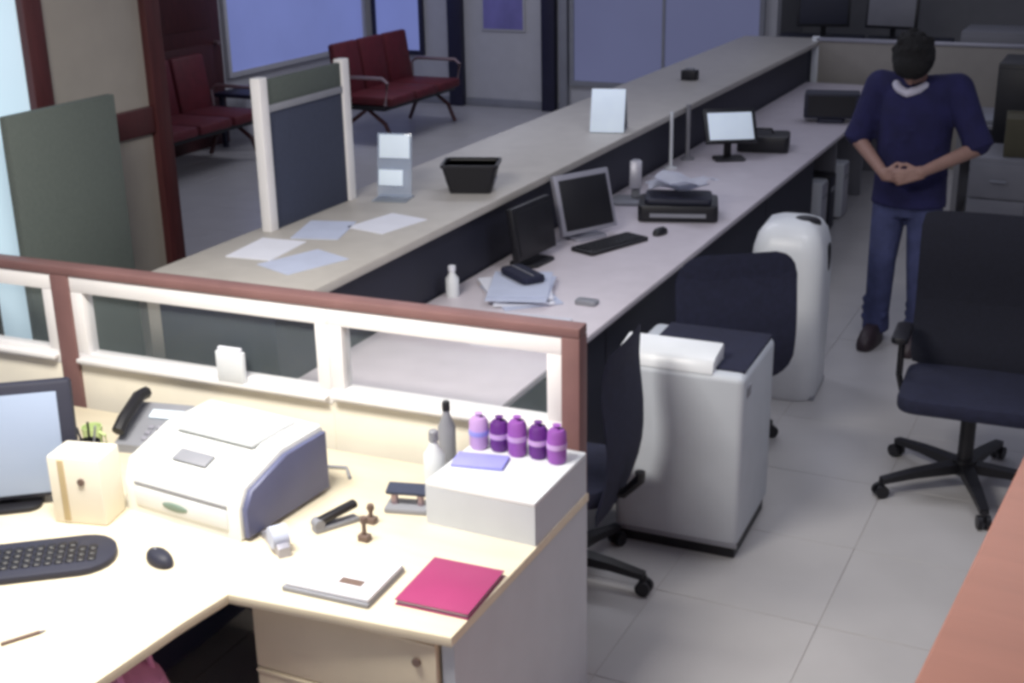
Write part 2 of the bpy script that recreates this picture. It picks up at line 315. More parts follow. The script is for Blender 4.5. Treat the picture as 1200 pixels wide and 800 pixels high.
# phone
ph = thing('desk_telephone', 'grey desk telephone with white label strip behind the printer', 'telephone', (-2.86, 3.06, D), math.radians(12))
yz([(-.1, 0), (-.1, .03), (.1, .1), (.1, 0)], -.1, .11, .008).obj('base', 'grey', ph)
B().tube([(-.075, -.1, .075), (-.075, -.06, .1), (-.075, .05, .14), (-.075, .1, .135)], .022).obj('handset', 'dark', ph)
B().box((.03, .04, .086), (.12, .04, .006), .002, (math.radians(19), 0, 0)).obj('label_strip', 'glow', ph)
for r in range(3): 
    for k in range(3): B().box((.0+k*.03, -.07+r*.026, .044+r*.009), (.02, .016, .01), .003, (math.radians(19), 0, 0)).obj('button', 'lgrey', ph)
gc = thing('green_cup', 'pale green cup between monitor and telephone', 'cup', (-3.0, 2.92, D))
B().lathe((0, 0, 0), [(.028, 0), (.034, .09), (.031, .09), (.026, .008)]).obj('cup_body', 'green', gc); B().tube([(.03, 0, .075), (.055, 0, .068), (.058, 0, .035), (.03, 0, .025)], .005).obj('handle', 'green', gc)
pc = thing('pen_holder', 'dark pen holder beside the pale green cup', 'pen holder', (-2.93, 2.83, D))
B().lathe((0, 0, 0), [(.036, 0), (.038, .085), (.034, .085), (.032, .006)]).obj('holder', 'dark', pc)
for k, (a, mt) in enumerate(((.3, 'grey'), (2.2, 'dark'), (4.1, 'navy'))): B().cyl((.006*math.cos(a), .006*math.sin(a), .01), (.03*math.cos(a), .03*math.sin(a), .14), .004, n=8).obj('pen', mt, pc)
# cup on sill
wc = thing('sill_cup', 'small white square holder on the divider sill', 'holder', (-2.7, DY-.1075, .88), math.radians(3))
B().prism(rrect(.11, .026, .008), 0, .11, .003).obj('holder_body', 'white', wc); B().bx(-.045, .045, -.008, .008, .1, .125, .002).obj('card', 'paper', wc)
B().tube([(-2.66, 3.18, D+.006), (-2.5, 3.17, D+.02), (-2.38, 3.12, D+.03), (-2.3, 3.1, D+.006), (-2.15, 3.14, D+.006), (-2.1, 3.08, D+.006)], .006).obj('power_cable', 'grey', label='grey cable looping behind the white printer', cat='cable')
# notebook and magenta folder
nb = thing('open_notebook', 'white notebook with grey edge lying left of the magenta folder', 'notebook', (-1.765, 2.545, D), math.radians(3))
B().bx(-.14, .12, -.105, .105, 0, .014, .003).obj('cover', 'grey', nb); B().bx(-.132, .118, -.098, .1, .014, .026, .003).obj('pages', 'paper', nb); B().bx(.0, .07, -.05, -.02, .026, .0265).obj('printed_lines', 'brownd', nb)
mf = thing('magenta_folder', 'magenta folder at the right front corner of the near desk', 'folder', (-1.49, 2.62, D), math.radians(3))
B().bx(-.105, .105, -.118, .118, 0, .004, .001).obj('back_cover', 'magenta', mf); B().bx(-.1, .1, -.112, .112, .004, .014).obj('sheets', 'paper', mf); B().bx(-.105, .105, -.118, .118, .014, .018, .001).obj('front_cover', 'magenta', mf)
# stationery
st = thing('stapler', 'dark grey stapler with open jaw between printer and notebook', 'stapler', (-1.97, 2.8, D), math.radians(60))
B().box((0, 0, .008), (.14, .035, .016), .005).obj('base', 'grey', st); B().box((.005, 0, .042), (.135, .03, .022), .008, (0, math.radians(-12), 0)).obj('arm', 'dark', st); B().cyl((-.055, -.017, .025), (-.055, .017, .025), .016).obj('hinge', 'grey', st)
td = thing('tape_dispenser', 'translucent grey tape dispenser beside the printer front corner', 'tape dispenser', (-2.06, 2.63, D), math.radians(55))
yz([(-.08, 0), (-.08, .03), (-.02, .055), (.05, .03), (.08, .015), (.08, 0)], -.018, .018, .004).obj('dispenser_body', 'lgrey', td)
B().cyl((-.024, -.03, .045), (.024, -.03, .045), .032, n=20).obj('tape_roll', 'bluep', td)
for i, (x, y, z, lb) in enumerate(((-1.885, 2.86, .05, 'small brown hand stamp further from the notebook'), (-1.845, 2.76, .065, 'taller brown hand stamp nearer the notebook'))):
    t = thing('hand_stamp', lb, 'stamp', (x, y, D)); B().box((0, 0, .01), (.034, .026, .02), .003).obj('stamp_block', 'brownd', t); B().lathe((0, 0, .02), [(.007, 0), (.006, z-.035), (.012, z-.022), (.009, z-.01)], 12).obj('knob', 'brownd', t)
hp = thing('hole_punch', 'grey hole punch in front of the white bottle', 'hole punch', (-1.83, 2.98, D), math.radians(15))
B().box((0, 0, .009), (.13, .075, .018), .005).obj('base', 'grey', hp)
for s in (-1, 1): B().cyl((s*.04, 0, .018), (s*.04, 0, .055), .011, n=12).obj('punch', 'chrome', hp)
B().box((0, .008, .062), (.13, .05, .014), .006, (math.radians(14), 0, 0)).obj('lever', 'scrn', hp)
bt = thing('white_bottle', 'white bottle with grey cap left of the purple bundles', 'bottle', (-1.82, 3.13, D))
B().lathe((0, 0, 0), [(.03, 0), (.033, .01), (.033, .12), (.014, .15), (.012, .165)]).obj('bottle_body', 'white', bt); B().lathe((0, 0, .165), [(.015, 0), (.015, .03), (.01, .035)]).obj('cap', 'grey', bt)
bt2 = thing('grey_bottle', 'slim grey bottle behind the white bottle, by the divider', 'bottle', (-1.84, 3.25, D))
B().lathe((0, 0, 0), [(.026, 0), (.028, .01), (.028, .16), (.012, .2), (.012, .215)]).obj('bottle_body', 'grey', bt2); B().lathe((0, 0, .215), [(.013, 0), (.013, .025), (.009, .03)]).obj('cap', 'dark', bt2)
RZ = D+.135
for k, (x, mt, h, lb) in enumerate(((-1.7, 'lilac', .1, 'pale lilac wrapped bundle, leftmost on the raised shelf'), (-1.635, 'dpurple', .095, 'deep purple wrapped bundle, second from the left on the raised shelf'), (-1.57, 'purple', .11, 'mid purple wrapped bundle in the middle of the raised shelf'), (-1.505, 'dpurple', .1, 'deep purple wrapped bundle, second from the divider end on the raised shelf'), (-1.44, 'purple', .105, 'mid purple wrapped bundle at the right end of the raised shelf'))):
    t = thing('wrapped_bundle', lb, 'bundle', (x, 3.2+.01*(k % 2), RZ), random.uniform(-.2, .2), 'purple bundles on the desk riser')
    B().lathe((0, 0, 0), [(.024, 0), (.029, .008), (.03, h*.5), (.029, h-.012), (.022, h)], 14).obj('wrapped_body', mt, t)
    B().lathe((0, 0, h*.45), [(.031, 0), (.0315, .008), (.031, .016)], 14).obj('band', 'lilac' if mt != 'lilac' else 'lav', t); B().lathe((0, 0, h), [(.012, 0), (.008, .008), (.014, .014)], 10).obj('twist', mt, t)
B().box((-1.645, 3.1, RZ+.006), (.16, .09, .012), .004, (0, 0, .2)).obj('folded_paper', 'lav', label='folded blue lilac paper in front of the purple bundles', cat='paper')
pe = thing('ballpoint_pen', 'grey pen lying at the front edge of the near desk', 'pen', (-2.36, 1.97, D+.005), math.radians(60))
B().cyl((-.05, 0, 0), (.045, 0, 0), .005, n=10).obj('barrel', 'brownd', pe); B().cyl((.045, 0, 0), (.062, 0, 0), .005, .001, n=10).obj('tip', 'grey', pe)
pb = thing('pink_bag', 'pink soft bag on the floor under the near desk', 'bag', (-2.27, 2.16, 0))
B().loft([[(.2*s*abs(math.cos(a))**.8*(1 if math.cos(a) >= 0 else -1), .13*s*math.sin(a), z) for a in [2*PI*k/24 for k in range(24)]] for s, z in ((.85, 0), (1, .05), (1.02, .24), (.95, .42), (.75, .53), (.35, .57))]).obj('bag_body', 'pink', pb)
for s in (-1, 1): B().tube([(-.1, s*.05, .53), (-.07, s*.06, .6), (0, s*.06, .63), (.07, s*.06, .6), (.1, s*.05, .53)], .009).obj('handle', 'pink', pb)

# ------------------------------------------------------------------ things on the reception counter
CZ = 1.06
for k, (x, y, rz, mt, lb) in enumerate(((-3.15, 4.55, .3, 'bluep', 'bluish sheet of paper beside the slate screen on the counter'), (-2.95, 4.75, -.2, 'paper', 'white sheet of paper in front of the acrylic stand on the counter'), (-3.2, 4.2, .1, 'paper', 'white sheet of paper at the near end of the counter'), (-2.95, 4.1, -.35, 'bluep', 'bluish sheet of paper at the near inner corner of the counter'))):
    t = B().box((0, 0, .0015), (.21, .297, .003)).obj('paper_sheet', mt, loc=(x, y, CZ+.0001), rot=(0, 0, rz), label=lb, cat='paper', group='papers on the counter')
ac = thing('acrylic_stand', 'clear acrylic stand with bright white prints beside the slate screen', 'display stand', (-3.16, 5.14, CZ), math.radians(12))
B().box((0, .02, .004), (.17, .14, .008), .003).obj('base', 'acryl', ac); B().box((0, .06, .155), (.17, .006, .3), .001, (math.radians(-8), 0, 0)).obj('back_plate', 'acryl', ac)
B().box((.005, .058, .245), (.15, .006, .11), .002, (math.radians(-8), 0, 0)).obj('upper_print', 'glow', ac); B().box((-.012, .034, .1), (.12, .006, .075), .002, (math.radians(-8), 0, 0)).obj('lower_print', 'glow', ac)
bk = thing('black_basket', 'black tapered basket on the counter', 'basket', (-2.9, 5.46, CZ), math.radians(20))
t = B(); o_ = [rrect(.2, .15, .02), rrect(.27, .2, .02)]
t.loft([[(x, y, 0) for x, y in o_[0]], [(x, y, .14) for x, y in o_[1]], [(x*.95, y*.94, .14) for x, y in o_[1]], [(x*.93, y*.9, .012) for x, y in o_[0]]]).obj('basket_body', 'dark', bk)
B().loft([[(x*1.03, y*1.03, z) for x, y in o_[1]] for z in (.128, .142)]+[[(x*.94, y*.93, z) for x, y in o_[1]] for z in (.142, .128)]).obj('rim', 'dark', bk)
for s in (-1, 1): B().bx(s*.117-.004, s*.117+.004, -.05, .05, .05, .06, .002).obj('side_rib', 'grey', bk)
cl = thing('table_calendar', 'white tent sign standing on the counter near its middle', 'sign', (-2.86, 7.14, CZ), math.radians(14))
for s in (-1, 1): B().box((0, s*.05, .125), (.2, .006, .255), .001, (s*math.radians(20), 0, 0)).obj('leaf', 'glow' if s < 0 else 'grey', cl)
B().bx(-.1, .1, -.09, .09, 0, .006, .001).obj('base', 'grey', cl)
sp = thing('small_dispenser', 'small dark dispenser far along the counter', 'dispenser', (-3.05, 9.2, CZ)); B().prism(rrect(.12, .09, .02), 0, .07, .006).obj('dispenser_body', 'dark', sp); B().bx(-.03, .03, -.02, .02, .07, .085, .003).obj('lid', 'grey', sp)

# ------------------------------------------------------------------ things on the service desk
S = .72
def monitor(name, label, loc, rz, wd, ht, cm, sm, tilt=-10, z=.1):
    t = thing(name, label, 'monitor', loc, math.radians(rz))
    B().prism(rrect(.2, .16, .03), 0, .014, .003).obj('foot', cm, t); B().box((0, .05, .12), (.05, .02, .24), .004).obj('stand', cm, t)
    B().box((0, 0, z+ht/2), (wd, .035, ht), .006, (math.radians(tilt), 0, 0)).obj('casing', cm, t)
    B().box((0, -.019, z+ht/2+.003), (wd-.05, .006, ht-.05), .001, (math.radians(tilt), 0, 0)).obj('screen', sm, t); return t
monitor('counter_monitor', 'dark monitor with light grey edges leaning beside the black keyboard', (-2.55, 6.03, S), 62, .36, .31, 'lgrey', 'dark', -16, .03)
monitor('counter_monitor', 'black monitor close to the near end of the counter', (-2.6, 5.5, S), 84, .36, .26, 'dark', 'dark', -8, .04)
kb2 = thing('counter_keyboard', 'black keyboard in front of the leaning monitor on the service desk', 'keyboard', (-2.36, 5.92, S), math.radians(68))
B().prism(rrect(.42, .16, .02), 0, .02, .005).obj('case', 'dark', kb2)
for r in range(4):
    t = B()
    for k in range(13): t.bx(-.19+k*.029, -.19+k*.029+.024, -.062+r*.031, -.062+r*.031+.025, .02, .026, .002, 1)
    t.obj('key_row', 'dark', kb2)
mouse((-2.2, 6.22, S), -15, 'black mouse beside the keyboard on the service desk', 'dark')
pp = thing('paper_pile', 'loose pile of white papers at the near end of the service desk', 'papers', (-2.44, 5.02, S))
for k in range(6): B().box((random.uniform(-.03, .03), random.uniform(-.03, .03), .004+k*.007), (.27, .38, .006), 0, (0, 0, .5+random.uniform(-.4, .4))).obj('sheet_stack', random.choice(('paper', 'bluep')), pp)
np_ = thing('navy_pouch', 'navy pouch lying on the loose white papers', 'pouch', (-2.47, 5.12, S+.042), math.radians(-35)); B().prism(rrect(.24, .12, .03), 0, .035, .012).obj('pouch_body', 'navyfab', np_); B().tube([(-.1, .0, .036), (.1, .0, .036)], .003).obj('zip', 'grey', np_)
B().box((-2.2, 4.55, S+.004), (.3, .42, .008), .001, (0, 0, .1)).obj('paper_sheet', 'paper', label='wide white sheet on the near end of the service desk', cat='paper')
B().prism(rrect(.1, .06, .015), 0, .02, .004, (-2.1, 5.0, S)).obj('eraser', 'grey', label='small grey block on the service desk edge', cat='eraser')
cu = thing('small_white_bottle', 'small white bottle behind the divider top, near the counter end', 'bottle', (-2.7, 4.87, S)); B().lathe((0, 0, 0), [(.028, 0), (.03, .01), (.03, .085), (.015, .105), (.014, .12)]).obj('bottle_body', 'white', cu); B().lathe((0, 0, .12), [(.017, 0), (.017, .02), (.012, .024)]).obj('cap', 'paper', cu)
gs = thing('phone_stand', 'grey upright stand beside the leaning monitor', 'stand', (-2.57, 6.83, S), .3); B().prism(rrect(.26, .2, .04), 0, .02, .005).obj('base', 'grey', gs); B().box((0, .04, .13), (.05, .04, .22), .01).obj('column', 'grey', gs); B().box((0, .0, .16), (.07, .02, .16), .006, (-.2, 0, 0)).obj('handset', 'lgrey', gs)
dp = thing('document_printer', 'low black printer with white papers heaped on top, on the service desk', 'printer', (-2.24, 6.62, S), math.radians(18))
B().prism(rrect(.43, .3, .03), 0, .09, .01).obj('housing', 'dark', dp); B().prism(rrect(.36, .24, .03), .09, .12, .008).obj('lid', 'navy', dp); B().bx(-.15, .15, -.16, -.15, .03, .05).obj('slot', 'grey', dp)
for k, (x, y, rz, lb) in enumerate(((-2.27, 6.68, .5, 'lower crumpled white sheet on the low black printer'), (-2.22, 6.62, -.3, 'upper crumpled white sheet on the low black printer'))):
    t = B(); n = 6; vs = [[t.b.verts.new(((i/n-.5)*.32, (j/n-.5)*.25, .016*math.sin(i*1.3+k)+.014*math.cos(j*1.7)+.03)) for j in range(n+1)] for i in range(n+1)]
    for i in range(n):
        for j in range(n): t.b.faces.new((vs[i][j], vs[i+1][j], vs[i+1][j+1], vs[i][j+1]))
    bmesh.ops.solidify(t.b, geom=t.b.faces[:], thickness=.012)
    t.obj('crumpled_sheet', 'paper', loc=(x, y, S+.13+k*.045), rot=(0, 0, rz), label=lb, cat='paper', group='papers on the black printer')
rd = thing('thin_pole', 'thin white pole standing at the counter behind the black printer', 'pole', (-2.68, 7.75, S)); B().lathe((0, 0, 0), [(.04, 0), (.04, .012), (.012, .018)]).obj('base', 'white', rd); B().cyl((0, 0, .018), (0, 0, .36), .011, n=10).obj('rod', 'white', rd)
rd = thing('dark_pole', 'dark grey pole beside the white monitor', 'pole', (-2.67, 8.05, S)); B().lathe((0, 0, 0), [(.045, 0), (.045, .012), (.016, .018)]).obj('base', 'drawer', rd); B().cyl((0, 0, .018), (0, 0, .36), .015, n=10).obj('rod', 'drawer', rd)
monitor('white_monitor', 'monitor with bright white face tilted beside the dark pole', (-2.42, 8.15, S), 30, .34, .24, 'dark', 'glow', -35, .1)
bb = thing('black_case', 'black equipment case behind the white monitor', 'case', (-2.3, 8.55, S), .2); B().prism(rrect(.34, .26, .03), 0, .11, .012).obj('case_body', 'dark', bb); B().tube([(-.06, 0, .108), (-.05, 0, .14), (.05, 0, .14), (.06, 0, .108)], .008).obj('handle', 'dark', bb)
bb = thing('black_box_monitor', 'dark navy squat monitor at the far end of the service desk', 'monitor', (-2.12, 9.75, S), .2); B().prism(rrect(.2, .2, .03), 0, .03, .005).obj('foot', 'navy', bb); B().bx(-.2, .2, -.09, .09, .03, .22, .015).obj('casing', 'navy', bb); B().bx(-.17, .17, -.094, -.089, .05, .2).obj('screen', 'dark', bb)
for k, (y, mt, lb) in enumerate(((9.05, 'white', 'white computer tower under the far end of the service desk'), (9.3, 'dark', 'black computer tower next to the white one under the service desk'), (9.75, 'white', 'white computer tower farthest along under the service desk'))):
    t = thing('computer_tower', lb, 'computer', (-2.2, y, 0)); B().bx(-.22, .22, -.09, .09, .01, .42, .01).obj('case', mt, t); B().bx(.218, .226, -.08, .08, .02, .41, .004).obj('front_panel', 'lgrey' if mt == 'white' else 'navy', t); B().bx(.226, .23, -.06, .06, .3, .33).obj('disc_slot', 'grey', t)
    for s in (-1, 1): B().bx(-.18, .18, s*.07-.015, s*.07+.015, 0, .01).obj('foot', 'dark', t)

# ------------------------------------------------------------------ white machine, bin, chairs
wm = thing('white_machine', 'large white floor machine with dark top beside the service desk', 'machine', (-1.45, 4.56, 0), math.radians(2))
B().bx(-.235, .235, -.23, .23, 0, .05).obj('plinth', 'dark', wm)
B().bx(-.25, .25, -.25, .25, .05, .755, .03, 4).obj('cabinet', 'greypan', wm)
B().box((.03, .02, .7585), (.42, .44, .012), .004).obj('dark_top', 'navyfab', wm)
yz([(-.245, .75), (-.235, .79), (-.215, .805), (-.1, .825), (-.09, .815), (-.09, .75)], -.245, .13, .006).obj('control_hood', 'white', wm)
B().bx(.249, .254, -.2, -.15, .66, .7, .002).obj('badge', 'grey', wm)
B().bx(-.25, .25, -.252, -.247, .052, .07, .001).obj('kick_strip', 'grey', wm)
bn = thing('waste_bin', 'tall white rounded bin with black opening between chair and desk', 'bin', (-1.49, 6.17, 0), math.radians(4))
t = B(); rr = rrect(.36, .42, .1, 6)
t.loft([[(x*s, y*s, z) for x, y in rr] for s, z in ((.92, 0), (.97, .02), (1, .3), (1, .62), (.985, .7), (.94, .77), (.85, .83), (.7, .87), (.45, .89), (.2, .893))]).obj('bin_body', 'white', bn)
B().sph((.06, -.0, .872), (.075, .07, .03)).obj('opening', 'dark', bn); B().sph((.178, .02, .7), (.01, .03, .075)).obj('side_slot', 'dark', bn)
B().bx(.12, .172, -.16, .17, .0, .02).obj('foot_rim', 'grey', bn)

def office_chair(label, loc, rz, star, bw=.5, bz=(.56, 1.08), mt='mesh', sm='navyfab', arms=True, seat_h=.47, rad=.31, round_=.06, sw=.5):
    t = thing('office_chair', label, 'chair', loc, rz, 'navy office chairs')
    B().prism(rrect(sw, .48, .08), seat_h-.07, seat_h, .02, (0, -.02, 0)).obj('seat', sm, t)
    # backrest: rounded slab, gently bowed, leaning back (+y is the rear)
    hb = bz[1]-bz[0]; o2 = rrect(bw, hb, round_, 6); g = B(); sub = []
    t2 = bmesh.new(); bmesh.ops.create_grid(t2, x_segments=10, y_segments=10, size=.5)
    def fit(x, y):  # square grid -> rounded rectangle
        X, Y = x*bw, y*hb; r = round_; ax, ay = abs(X)-(bw/2-r), abs(Y)-(hb/2-r)
        if ax > 0 and ay > 0:
            d = math.hypot(ax, ay); mx = max(ax, ay)
            if d > 1e-6: k = mx/d; X = math.copysign(bw/2-r+ax*k, X); Y = math.copysign(hb/2-r+ay*k, Y)
        return X, Y
    for v in t2.verts:
        X, Y = fit(v.co.x, v.co.y); zz = Y+(bz[0]+bz[1])/2
        v.co = Vector((X, .2+.12*(zz-bz[0])-.22*X*X+.03*math.sin((Y/hb+.5)*PI*1.6), zz))
    bmesh.ops.solidify(t2, geom=t2.faces[:], thickness=.035); g.add(t2); g.obj('backrest', mt, t)
    B().tube([(0, .05, seat_h-.085), (0, .24, seat_h-.085), (0, .3, seat_h-.02), (0, .3, bz[0]+.12)], .02).obj('back_support', 'dark', t)
    B().bx(-.1, .1, -.12, .1, seat_h-.105, seat_h-.07, .008).obj('mechanism', 'dark', t)
    if arms:
        for s in (-1, 1):
            a = B().tube([(s*.2, .02, seat_h-.085), (s*.285, .02, seat_h-.07), (s*.3, .02, seat_h-.0), (s*.3, .03, seat_h+.17)], .014).obj('arm_bracket', 'dark', t)
            B().prism(rrect(.07, .24, .03), seat_h+.17, seat_h+.2, .008, (s*.3, .02, 0)).obj('arm_pad', 'dark', a)
    B().cyl((0, 0, .1), (0, 0, seat_h-.1), .032).obj('gas_column', 'dark', t); B().cyl((0, 0, .07), (0, 0, .135), .05).obj('hub', 'dark', t)
    for k in range(5):
        a = star+2*PI*k/5; dx, dy = math.cos(a), math.sin(a)
        l = B().loft([[(dx*r-dy*u*wd, dy*r+dx*u*wd, z+v*th) for u, v in ((-1, -1), (1, -1), (1, 1), (-1, 1))] for r, z, wd, th in ((.03, .1, .03, .022), (rad*.6, .092, .023, .016), (rad, .075, .018, .012))]).obj('base_leg', 'dark', t)
        cx, cy = dx*rad, dy*rad
        w_ = B(); 
        for s in (-1, 1): w_.cyl((cx-dy*s*.008, cy+dx*s*.008, .029), (cx-dy*s*.026, cy+dx*s*.026, .029), .029, n=14)
        w_.cyl((cx, cy, .03), (cx, cy, .08), .01, n=8); w_.obj('caster', 'dark', l)
    return t
office_chair('dark office chair with armrests facing the viewer, at the right edge', (-.5, 5.33, 0), math.radians(3), math.radians(143), .56, (.5, 1.14), sw=.56, rad=.38, round_=.04)
office_chair('dark office chair half hidden behind the divider end post', (-1.76, 3.95, 0), math.radians(-86), math.radians(86), .44, (.36, .98), 'navyfab', arms=False, rad=.33, sw=.44)
office_chair('navy office chair with rounded back behind the white machine', (-1.6, 5.34, 0), math.radians(215), math.radians(-30), .54, (.42, .98), 'navyfab', arms=False, rad=.28, round_=.12, sw=.46)

# ------------------------------------------------------------------ person
pn = thing('person', 'person in navy shirt and blue jeans standing with head bowed, hands together', 'person', (-1.09, 7.02, 0), math.radians(-6))
def ring(cx, cy, z, rx, ry, n=24, tilt=0): return [(cx+rx*math.cos(a), cy+ry*math.sin(a), z+tilt*ry*math.sin(a)) for a in [2*PI*k/n for k in range(n)]]
def remesh(b, name, mt, parent, vox=.008, sm=6, label=None):
    me = b.mesh(name, M[mt]); o = bpy.data.objects.new(name, me); COL.objects.link(o)
    r = o.modifiers.new('r', 'REMESH'); r.mode = 'VOXEL'; r.voxel_size = vox; r.use_smooth_shade = True
    s = o.modifiers.new('s', 'SMOOTH'); s.iterations = sm; s.factor = .5
    dg = bpy.context.evaluated_depsgraph_get(); nm = bpy.data.meshes.new_from_object(o.evaluated_get(dg)); nm.name = name
    o.modifiers.clear(); o.data = nm; nm.materials.clear(); nm.materials.append(M[mt])
    for p in nm.polygons: p.use_smooth = True
    bpy.data.meshes.remove(me); o.parent = parent
    if label: o['label'] = label
    return o
SH = {-1: Vector((-.195, .02, 1.415)), 1: Vector((.2, .02, 1.42))}
EL = {-1: Vector((-.295, .0, 1.13)), 1: Vector((.345, -.02, 1.14))}
WR = {-1: Vector((-.07, -.23, 1.0)), 1: Vector((.12, -.24, 1.03))}
HIP = {-1: Vector((-.09, .02, .9)), 1: Vector((.09, .02, .9))}
KN = {-1: Vector((-.105, -.02, .49)), 1: Vector((.1, -.01, .49))}
AN = {-1: Vector((-.125, .03, .09)), 1: Vector((.11, .04, .09))}
HC = Vector((.0, -.115, 1.575)); HR = Euler((math.radians(52), 0, math.radians(6))).to_matrix()
def hp_(x, y, z): return HC+HR@Vector((x, y, z))
b = B()
b.loft([ring(0, .02, .84, .15, .1), ring(0, .02, .95, .16, .105), ring(0, .02, 1.06, .14, .098), ring(0, .02, 1.2, .155, .105), ring(0, .02, 1.32, .17, .11), ring(0, .015, 1.4, .15, .09), ring(0, .0, 1.45, .07, .06)])
b.cap((0, 0, 1.42), hp_(0, .03, -.06), .058, .054)
b.sph(HC, (.082, .1, .116), HR.to_euler()); b.sph(hp_(0, -.035, -.065), (.055, .06, .055), HR.to_euler())
b.cap(hp_(0, -.092, .0), hp_(0, -.112, -.032), .011, .015)   # nose
for s in (-1, 1):
    b.sph(hp_(s*.078, .01, -.012), (.01, .022, .034), HR.to_euler()); b.cap(hp_(s*.018, -.092, .024), hp_(s*.05, -.08, .022), .009, .007)
b.cap(hp_(-.02, -.092, -.066), hp_(.02, -.092, -.066), .008)
for s in (-1, 1):
    b.cap((0, .02, 1.4), SH[s], .07, .062); b.cap(SH[s], EL[s], .055, .042); b.cap(EL[s], WR[s], .043, .028)
    b.cap(HIP[s], KN[s], .082, .056); b.cap(KN[s], AN[s], .056, .038); b.cap(AN[s], AN[s]+Vector((0, -.15, -.05)), .038, .03)
    # hand: palm, four bent fingers, thumb from the side
    d = Vector((-s*.8, -.35, -.25)).normalized() if s > 0 else Vector((.8, -.38, .1)).normalized()
    u = Vector((0, -.25, -1)).normalized(); u = (u-d*u.dot(d)).normalized(); nrm = d.cross(u)*(-s)
    P0 = WR[s]; P1 = P0+d*.085
    for k in (-1, 0, 1): b.cap(P0+u*k*.018, P1+u*k*.024, .018, .014)
    for k, ln in enumerate((.068, .078, .074, .058)):
        r0 = P1+u*(k-1.5)*.019; r1 = r0+d*ln*.5; r2 = r1+(d*.55+nrm*.8).normalized()*ln*.35; r3 = r2+(d*-.1+nrm).normalized()*ln*.3
        b.cap(r0, r1, .0095, .009); b.cap(r1, r2, .009, .0085); b.cap(r2, r3, .0085, .0075)
    th = P0+d*.03-u*.03; t1 = th+(d*.6-u*.6+nrm*.3).normalized()*.045; b.cap(th, t1, .013, .011); b.cap(t1, t1+(d*.9+nrm*.3).normalized()*.032, .011, .009)
remesh(b, 'body', 'skin', pn, .006, 4)
b = B()   # shirt
b.loft([ring(.0, .02, .8, .2, .145), ring(0, .02, .86, .195, .14), ring(0, .02, 1.0, .19, .135), ring(0, .02, 1.15, .195, .138), ring(0, .02, 1.3, .205, .14), ring(0, .015, 1.4, .19, .12), ring(0, .0, 1.455, .085, .075)])
for s in (-1, 1):
    b.cap((0, .02, 1.38), SH[s], .1, .085); q = SH[s].lerp(EL[s], .92); b.cap(SH[s], q, .086, .07)
    d = (q-SH[s]).normalized(); b.cyl(q-d*.08, q+d*.035, .072, .078, 18)
for k in range(7):
    a = random.uniform(0, 2*PI); z = random.uniform(.85, 1.2); b.cap((.18*math.cos(a), .02+.125*math.sin(a), z), (.18*math.cos(a+.7), .02+.125*math.sin(a+.7), z+.08), .02)
remesh(b, 'shirt', 'shirt', pn, .01, 5)
b = B()   # jeans
b.loft([ring(0, .02, .74, .15, .11), ring(0, .02, .84, .175, .125), ring(0, .02, .93, .17, .12), ring(0, .02, .98, .16, .11)])
for s in (-1, 1):
    b.cap(HIP[s]+Vector((0, 0, -.04)), KN[s], .1, .076); b.cap(KN[s], AN[s]+Vector((0, 0, .03)), .076, .066)
    b.cyl(AN[s]+Vector((0, 0, .06)), AN[s]+Vector((0, 0, -.03)), .07, .076, 18)
    for k in range(3): z = .14+.05*k; b.cap((AN[s].x-.06, AN[s].y-.03, z), (AN[s].x+.05, AN[s].y-.045, z+.02), .02)
remesh(b, 'jeans', 'jeans', pn, .01, 4)
for s in (-1, 1):
    a = AN[s]; o = B().loft([[(a.x+x*wd, a.y-.09+y*ln, z) for x, y in rrect(1, 1, .38)] for wd, ln, z in ((.1, .29, 0), (.106, .3, .02), (.1, .28, .05), (.082, .2, .085), (.06, .1, .11))]).obj('shoe', 'shoe', pn)
b = B(); b.sph(hp_(0, .012, .022), (.108, .122, .122), HR.to_euler(), 20); b.sph(hp_(0, .055, -.03), (.078, .06, .085), HR.to_euler()); b.sph(hp_(0, -.068, .06), (.088, .07, .06), HR.to_euler())
for k in range(26):
    a = random.uniform(0, 2*PI); e = random.uniform(.2, 1.2); v = Vector((.1*math.cos(a)*math.cos(e), .02+.112*math.sin(a)*math.cos(e), .022+.115*math.sin(e))); b.sph(hp_(*v), random.uniform(.014, .024), n=8)
remesh(b, 'hair', 'hair', pn, .006, 3)
for s in (-1, 1): B().sph(hp_(s*.032, -.088, .004), .011, n=10).obj('eye', 'dark', pn)
t = B(); cr = []
for k in range(13):
    a = PI*1.5+(k/12-.5)*2.3; cr.append((-.02+.085*math.cos(a), .0+.11*math.sin(a), 1.44-.035*(1-abs(k/12-.5)*2)))
t.tube(cr, .022).obj('collar', 'collar', pn)

# ------------------------------------------------------------------ waiting benches
def bench(label, y0, y1, xb, sx, n, top=.93):
    t = thing('waiting_bench', label, 'bench', (xb, (y0+y1)/2, 0), 0, 'maroon waiting benches'); h = (y1-y0)/2; wd = 2*h/n
    for k in range(n):
        yc = -h+wd*(k+.5)
        B().box((sx/2+.03, yc, .43), (sx, wd-.03, .09), .03).obj('seat', 'maroon', t); B().box((-.02, yc, .70), (.08, wd-.03, (top-.47)), .03, (0, math.radians(-8), 0)).obj('backrest', 'maroon', t)
    B().bx(.05, sx-.05, -h, h, .34, .385, .004).obj('beam', 'dark', t)
    for s in (-1, 1):
        y = s*(h-.08); B().tube([(sx-.02, y, .02), (sx-.1, y, .2), (sx/2, y, .34), (.1, y, .2), (.02, y, .02)], .022).obj('leg', 'dred', t)
        y = s*(h+.015); B().tube([(.02, y, .4), (.02, y, .62), (.08, y, .66), (sx-.05, y, .66), (sx, y, .62), (sx-.03, y, .4)], .018).obj('armrest', 'chrome', t)
    return t
